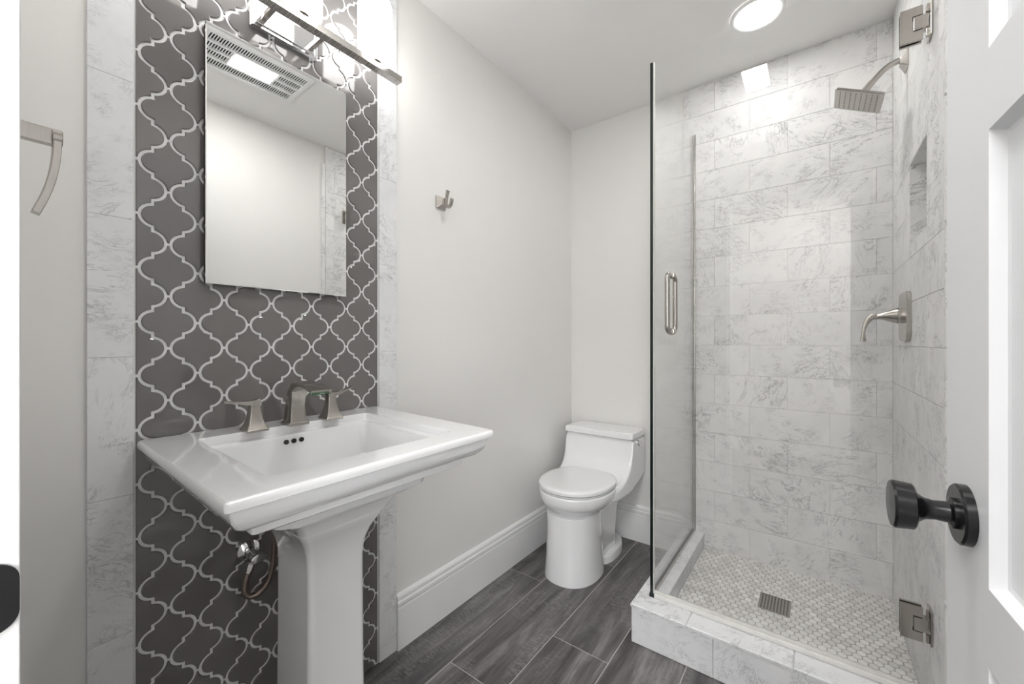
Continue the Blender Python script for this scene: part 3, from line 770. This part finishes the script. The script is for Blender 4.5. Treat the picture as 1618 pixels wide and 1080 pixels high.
# ------------------------------------------------------------------ towel ring by the doorway
TX0 = .20
TR = thing('towel_ring', 'brushed nickel open towel ring by the doorway at the far left', 'towel ring', (TX0, .015, 1.46))
bm = B(); 
loft(bm, [[Vector((TX0+a, y, 1.462+b)) for a, b in rr2(-h, h, -h, h, .003, 2)] for y, h in ((.0153, .026), (.020, .026), (.026, .020), (.026, .010))])
finish('wall_flange', bm, M['nickel'], TR, ang=.5)
bm = B(); box(bm, TX0-.008, TX0+.008, .02, .078, 1.449, 1.475, .001)
finish('arm', bm, M['nickel'], TR)
bm = B()
ZA = 1.462
lathe(bm, (TX0+.003, .0755, ZA), (0, 1, 0), [(0, .0125), (.001, .0138), (.0115, .0138), (.0125, .0125)], 36)
R_ = .34; cy_, cz_ = .0815-R_, ZA-.008
arc = [Vector((TX0+.003, cy_+R_*math.cos(t), cz_-R_*math.sin(t))) for t in [i/22*.37 for i in range(23)]]
strip(bm, arc, .026, .0105, (1, 0, 0))
finish('ring_blade', bm, M['nickel'], TR, ang=.5)

# ------------------------------------------------------------------ shower head and valve
HY = 1.92
SH = thing('shower_sprayer', 'square brushed nickel shower head on a bent arm from the marble wall', 'shower head', (XR, HY, 2.09))
bm = B()
loft(bm, [[Vector((x, HY+a, 2.085+b)) for a, b in rr2(-h, h, -h, h, .004, 3)] for x, h in ((XR-.0003, .030), (XR-.004, .030), (XR-.014, .017), (XR-.020, .012))])
finish('arm_flange', bm, M['nickel'], SH, ang=.5)
bm = B()
tube(bm, bez((XR-.01, HY, 2.092), (1.425, HY, 2.094), (1.412, HY, 2.075), (1.380, HY, 2.040), 16), .0098, 20)
finish('shower_arm', bm, M['nickel'], SH)
hc = Vector((1.345, HY, 1.991)); nrm = Vector((-.447, 0, -.894)); ex = Vector((.894, 0, -.447)); ey = Vector((0, 1, 0))
bm = B(); up = -nrm
d_ = (hc+up*.03-Vector((1.380, HY, 2.040)))
tube(bm, [(1.384, HY, 2.0445), (1.375, HY, 2.0345), hc+up*.032+ex*.005, hc+up*.016+ex*.0], [.0115, .0115, .013, .018], 24)
def hr(h, half, r=.006): return [hc+up*h+ex*a+ey*b for a, b in rr2(-half, half, -half, half, r, 4)]
loft(bm, [hr(.020, .018), hr(.013, .045), hr(.0085, .068), hr(.006, .0725), hr(0, .0735), hr(-.0012, .072)])
hd = finish('spray_head', bm, M['nickel'], SH, ang=.4)
bm = B()
for i in range(8):
    for j in range(8):
        c = hc+ex*(-.056+.112*i/7)+ey*(-.056+.112*j/7)-up*.0012; lathe(bm, c, nrm, [(0, .0019), (.0008, .0016)], 8)
finish('nozzles', bm, M['rubber'], hd); 
SV = thing('shower_valve', 'brushed nickel shower valve with hanging lever on the marble wall', 'shower valve', (XR, HY, 1.21))
bm = B()
loft(bm, [[Vector((x, HY+a, 1.207+b)) for a, b in rr2(-.0805+i, .0805-i, -.083+i, .083-i, .03-i, 8)] for x, i in ((XR-.0003, 0), (XR-.011, 0), (XR-.013, .002))])
finish('valve_plate', bm, M['nickel'], SV, ang=.5)
bm = B()
lathe(bm, (XR-.012, HY, 1.211), (-1, 0, 0), [(0, .027), (.006, .027), (.0062, .0235), (.009, .0235), (.0092, .027), (.014, .027), (.0145, .0245)], 40)
lathe(bm, (XR-.027, HY, 1.211), (-1, 0, 0), [(0, .0265), (.010, .0235), (.025, .0165), (.040, .012), (.052, .0105)], 40)
vc = finish('handle_cone', bm, M['nickel'], SV, ang=.5)
bm = B()
strip(bm, [(XR-.078, HY, 1.211), (XR-.090, HY, 1.2105)]+bez((XR-.097, HY, 1.205), (XR-.110, HY, 1.185), (XR-.117, HY, 1.165), (XR-.115, HY, 1.122), 12), .021, [.022, .022]+[.020-.010*min(1, i/7)+(.006*(i-9)/3 if i > 9 else 0) for i in range(13)], (0, 1, 0))
finish('handle_lever', bm, M['nickel'], vc, ang=.5)

# ------------------------------------------------------------------ ceiling lights
CL = thing('recessed_light', 'round recessed ceiling light above the shower', 'ceiling light', (1.036, 1.89, ZC))
bm = B()
prof = [(.001, .098), (.006, .096), (.008, .088), (.004, .076), (.0015, .074)]
rings = [[Vector((1.036+r*math.cos(2*PI*k/56), 1.89+r*math.sin(2*PI*k/56), ZC-h)) for k in range(56)] for h, r in prof]
loft(bm, rings, False, False); finish('trim_ring', bm, M['trim'], CL)
bm = B(); loft(bm, [[Vector((1.036+r*math.cos(2*PI*k/56), 1.89+r*math.sin(2*PI*k/56), ZC-h)) for k in range(56)] for h, r in ((.0012, .075), (.004, .0745), (.0045, .070))])
finish('lens', bm, M['canlight'], CL)
FX0, FX1, FY0, FY1 = .868, 1.112, .595, 1.005
EF = thing('exhaust_fan', 'white rectangular ceiling exhaust fan with slotted grille and lit panel, seen in the mirror', 'exhaust fan', (.99, .80, ZC))
LX0, LX1, LY0, LY1 = .935, 1.04, .710, .890
bm = B(); zt, zb = ZC-.004, ZC-.016
box(bm, FX0-.02, FX0, FY0-.02, FY1+.02, zb, zt+.003, .001); box(bm, FX1, FX1+.02, FY0-.02, FY1+.02, zb, zt+.003, .001)
box(bm, FX0, FX1, FY0-.02, FY0, zb, zt+.003, .001); box(bm, FX0, FX1, FY1, FY1+.02, zb, zt+.003, .001)
bands = [(FX0, FX0+.056), (FX1-.056, FX1)]
ncol = 40; st_ = (FY1-FY0)/ncol
for a, b in bands:
    for i in range(ncol+1): yy = FY0+i*st_; box(bm, a, b, yy-.0020, yy+.0020, zb+.004, zb+.0075)
box(bm, FX0+.056, LX0-.0, FY0, FY1, zb+.0005, zt); box(bm, LX1, FX1-.056, FY0, FY1, zb+.0005, zt)
for i in range(ncol+1):
    yy = FY0+i*st_
    if not (LY0-.01 < yy < LY1+.01): box(bm, LX0, LX1, yy-.0020, yy+.0020, zb+.004, zb+.0075)
xm = (LX0+LX1)/2
for a, b in ((FY0, LY0-.006), (LY1+.006, FY1)): box(bm, xm-.005, xm+.005, a, b, zb+.0005, zt)
for x_ in (FX0+.028, FX1-.028): pass
for a, b in ((LY0-.008, LY0), (LY1, LY1+.008)): box(bm, LX0, LX1, a, b, zb+.0005, zt)
finish('grille', bm, M['trim'], EF, smooth=False)
bm = B(); box(bm, FX0-.01, FX1+.01, FY0-.01, FY1+.01, ZC-.004, ZC-.0005); finish('fan_housing', bm, M['slot'], EF, smooth=False)
bm = B(); box(bm, LX0+.001, LX1-.001, LY0+.001, LY1-.001, zb-.001, zt-.002, .001); finish('light_panel', bm, M['fanlight'], EF)
